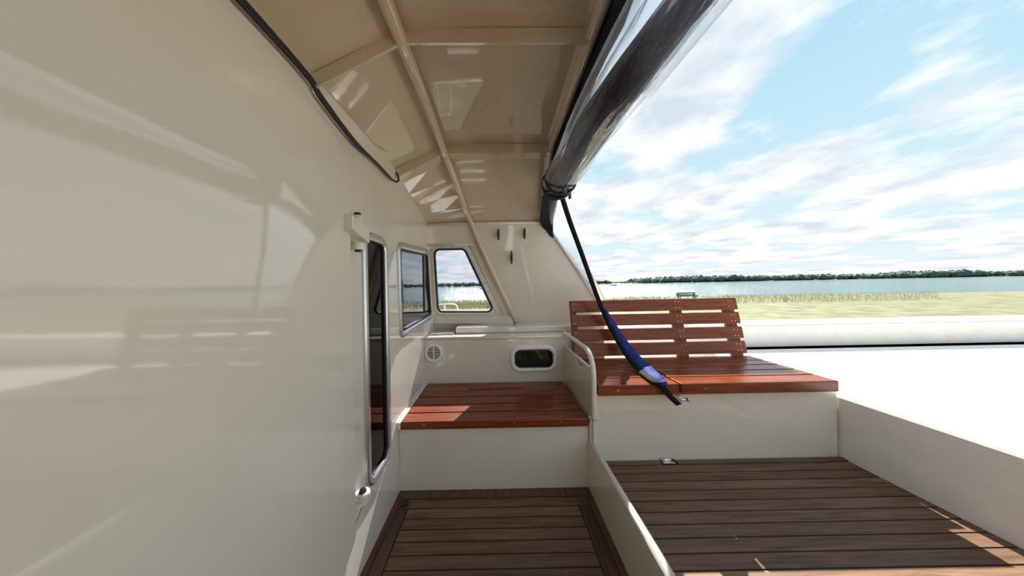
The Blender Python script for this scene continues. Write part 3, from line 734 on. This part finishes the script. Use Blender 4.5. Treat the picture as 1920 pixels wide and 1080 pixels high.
# guard rail outside the trapezoid window
t = thing('guard_rail', 'thin white guard rail outside the trapezoid window', 'rail', (-.7, 3.2, .56))
yr = 3.15
bm = BM(); tube(bm, [atY(833, 569, yr), (atY(833, 569, yr).x, yr, .56)], .010, 8); obj('stanchion', bm, WHITE, t)
bm = BM(); tube(bm, smooth_path([atY(820, 571, yr), atY(833, 570, yr), atY(850, 570, yr), atY(856, 573, yr), atY(858, 584, yr), Vector((atY(858, 584, yr).x, yr, .56))], 4), .007, 8); obj('top_rail', bm, WHITE, t)

# ------------------------------------------------------------------ the shore, the water and what stands there
ZG, ZW = -1.5, -2.2
GRASS = plain('shore_grass', (0.14, 0.15, 0.07), .9, var=.4, vscale=.8)
bm = BM(); plate(bm, [Vector(p) for p in ((-120, -20), (200, -20), (200, 45), (9, 44), (5, 39), (-120, 38))], [], lambda a_, b_, d: Vector((a_, b_, ZG+d)), 0, -1); struct('floor_ground', bm, GRASS, 'grassy shore')
def watermat():
    m, t, b = new_mat('water'); b.inputs['Base Color'].default_value = (.05, .125, .125, 1); b.inputs['Roughness'].default_value = .12
    tcn = N(t, 'ShaderNodeTexCoord'); mp = N(t, 'ShaderNodeMapping'); mp.inputs['Scale'].default_value = (.7, .5, 1)
    n = N(t, 'ShaderNodeTexNoise'); n.inputs['Scale'].default_value = 1.4; n.inputs['Detail'].default_value = 6; n.inputs['Roughness'].default_value = .6
    t.links.new(tcn.outputs['Object'], mp.inputs[0]); t.links.new(mp.outputs[0], n.inputs['Vector'])
    bp = N(t, 'ShaderNodeBump'); bp.inputs['Strength'].default_value = 1; bp.inputs['Distance'].default_value = .6
    t.links.new(n.outputs['Fac'], bp.inputs['Height']); t.links.new(bp.outputs[0], b.inputs['Normal']); return m
bm = BM(); box(bm, -1500, 1800, 30, 900, ZW-1, ZW); struct('floor_water', bm, watermat(), 'choppy green-blue water of the estuary')
# far land
LEAF = plain('hazed_tree_foliage', (0.07, 0.105, 0.085), .9, var=.4, vscale=.05)  # haze of distance mixed into the foliage colour
FIELD = plain('far_field', (0.20, 0.19, 0.10), .9, var=.45, vscale=.02)
bm = BM(); rows = []
for i in range(101):
    x = -1400+31*i; h = 7+9*noise.noise(Vector((x*.0035, 2.2, 0)))
    rows.append([bm.verts.new((x, 520, ZW-.5)), bm.verts.new((x, 545, ZW+1.2)), bm.verts.new((x, 680, ZW+max(2.5, h))), bm.verts.new((x, 760, ZW-.5))])
for i in range(100):
    for k in range(3): bm.faces.new((rows[i][k], rows[i+1][k], rows[i+1][k+1], rows[i][k+1]))
struct('floor_far_shore', bm, FIELD, 'low far shore with fields', smooth=True)
bm = BM(); rs = random.Random(3)
tmp = bmesh.new(); bmesh.ops.create_icosphere(tmp, subdivisions=1, radius=1); tmp.verts.ensure_lookup_table()
TV = [v.co.copy() for v in tmp.verts]; TF = [[v.index for v in f.verts] for f in tmp.faces]; tmp.free(); LV, LF = [], []
for i in range(4500):
    x = rs.uniform(-1300, 1700); dens = noise.noise(Vector((x*.006, 9, 0)))
    hill = .55+.45*min(1, max(0, (x-230)/120)) if x > 100 else .8
    y = rs.uniform(525, 600); s = rs.uniform(3, 6.5)*(1+.5*dens)*hill
    if 225 < x < 285: s *= .45
    o0 = len(LV)
    for v in TV: LV.append((x+(v.x*1.5+rs.uniform(-.2, .2))*s, y+v.y*s, ZW+1+s*.8+(v.z+rs.uniform(-.2, .2))*s))
    for f in TF: LF.append([q+o0 for q in f])
bm.free(); me_ = bpy.data.meshes.new('shore_trees'); me_.from_pydata(LV, [], LF); bm = BM(); bm.from_mesh(me_); bpy.data.meshes.remove(me_)
tag(obj('shore_trees', bm, LEAF), 'dark line of trees along the far shore', 'trees', kind='stuff')
# reeds
p = atZ(1288, 559.5, ZG); PX, PY = p.x, p.y
RG = plain('reeds', (0.42, 0.40, 0.20), .9, var=.35, vscale=3)
bm = BM()
for i in range(9000):
    y = rs.uniform(31, 44); x = rs.uniform(-1.25*y*.4-2, 1.6*y+2) if rs.random() < .7 else rs.uniform(-.32*y, .05*y)
    if x < 7 and y > 38.5: continue
    if abs(x-PX) < 2.2 and y > 38: continue
    h = rs.uniform(.25, .75)*(1.3 if x < 1 else 1)*(.6 if rs.random() < .4 else 1); wv = rs.uniform(.02, .05); lean = rs.uniform(-.15, .15)
    v = [bm.verts.new((x-wv, y, ZG)), bm.verts.new((x+wv, y+.03, ZG)), bm.verts.new((x+lean, y, ZG+h))]
    bm.faces.new(v)
tag(obj('reeds', bm, RG), 'pale reeds and grasses along the near water edge', 'reeds', kind='stuff')
# park bench on the bank
p = atZ(1288, 559.5, ZG); PX, PY = p.x, p.y
t = thing('park_bench', 'dark timber park bench standing on the bank by the water', 'bench', (PX, PY, ZG))
DW = plain('dark_timber', (.03, .025, .02), .8)
for nm, bb in (('backrest', (-1.5, 1.5, .2, .28, .50, 1.0)), ('seat', (-1.5, 1.5, -.35, .15, .34, .46))):
    bm = BM(); x0, x1, y0, y1, z0, z1 = bb
    nsl = 2
    for k in range(nsl):
        if nm == 'seat': box(bm, PX+x0, PX+x1, PY+y0+(y1-y0)*k/nsl, PY+y0+(y1-y0)*(k+.85)/nsl, ZG+z0, ZG+z1)
        else: box(bm, PX+x0, PX+x1, PY+y0, PY+y1, ZG+z0+(z1-z0)*k/nsl, ZG+z0+(z1-z0)*(k+.66)/nsl)
    obj(nm, bm, DW, t)
for x in (-1.2, 1.2):
    bm = BM(); box(bm, PX+x-.06, PX+x+.06, PY-.3, PY-.2, ZG, ZG+.45); box(bm, PX+x-.06, PX+x+.06, PY+.15, PY+.27, ZG, ZG+.92); obj('leg', bm, DW, t)
# moored sailing boats
for (px, py, Y, h, lab) in ((1150, 534, 260, 6, 'small white sailing boat moored near the sloping curtain edge'), (1237, 531, 330, 8, 'white sailing boat with bare mast moored mid water right of the curtain'),
                            (1298, 530, 300, 6, 'small white sailing boat moored above the park bench'), (905, 541, 240, 4, 'tiny white boat seen through the trapezoid window')):
    q = atY(px, py, Y); t = thing('sailing_boat', lab, 'boat', (q.x, Y, ZW), 'moored boats')
    bm = BM(); L = 3.2
    vs = [bm.verts.new(v) for v in ((q.x-L, Y, ZW+.9), (q.x-L*.7, Y-.9, ZW+.85), (q.x+L, Y-.8, ZW+.8), (q.x+L, Y+.8, ZW+.8), (q.x-L*.7, Y+.9, ZW+.85),
                                   (q.x-L*.8, Y, ZW-.1), (q.x-L*.5, Y-.5, ZW-.1), (q.x+L*.9, Y-.5, ZW-.1), (q.x+L*.9, Y+.5, ZW-.1), (q.x-L*.5, Y+.5, ZW-.1))]
    bm.faces.new(vs[:5]); bm.faces.new(vs[5:][::-1])
    for k in range(5): bm.faces.new((vs[k], vs[(k+1) % 5], vs[5+(k+1) % 5], vs[5+k]))
    bmesh.ops.recalc_face_normals(bm, faces=bm.faces); obj('hull', bm, WHITE, t)
    bm = BM(); box(bm, q.x-1.0, q.x+1.2, Y-.5, Y+.5, ZW+.8, ZW+1.3); obj('cabin', bm, WHITE, t, bevel=.1)
    bm = BM(); tube(bm, [(q.x-.3, Y, ZW+1), (q.x-.3, Y, ZW+h)], .09, 6); obj('mast', bm, ALU, t)
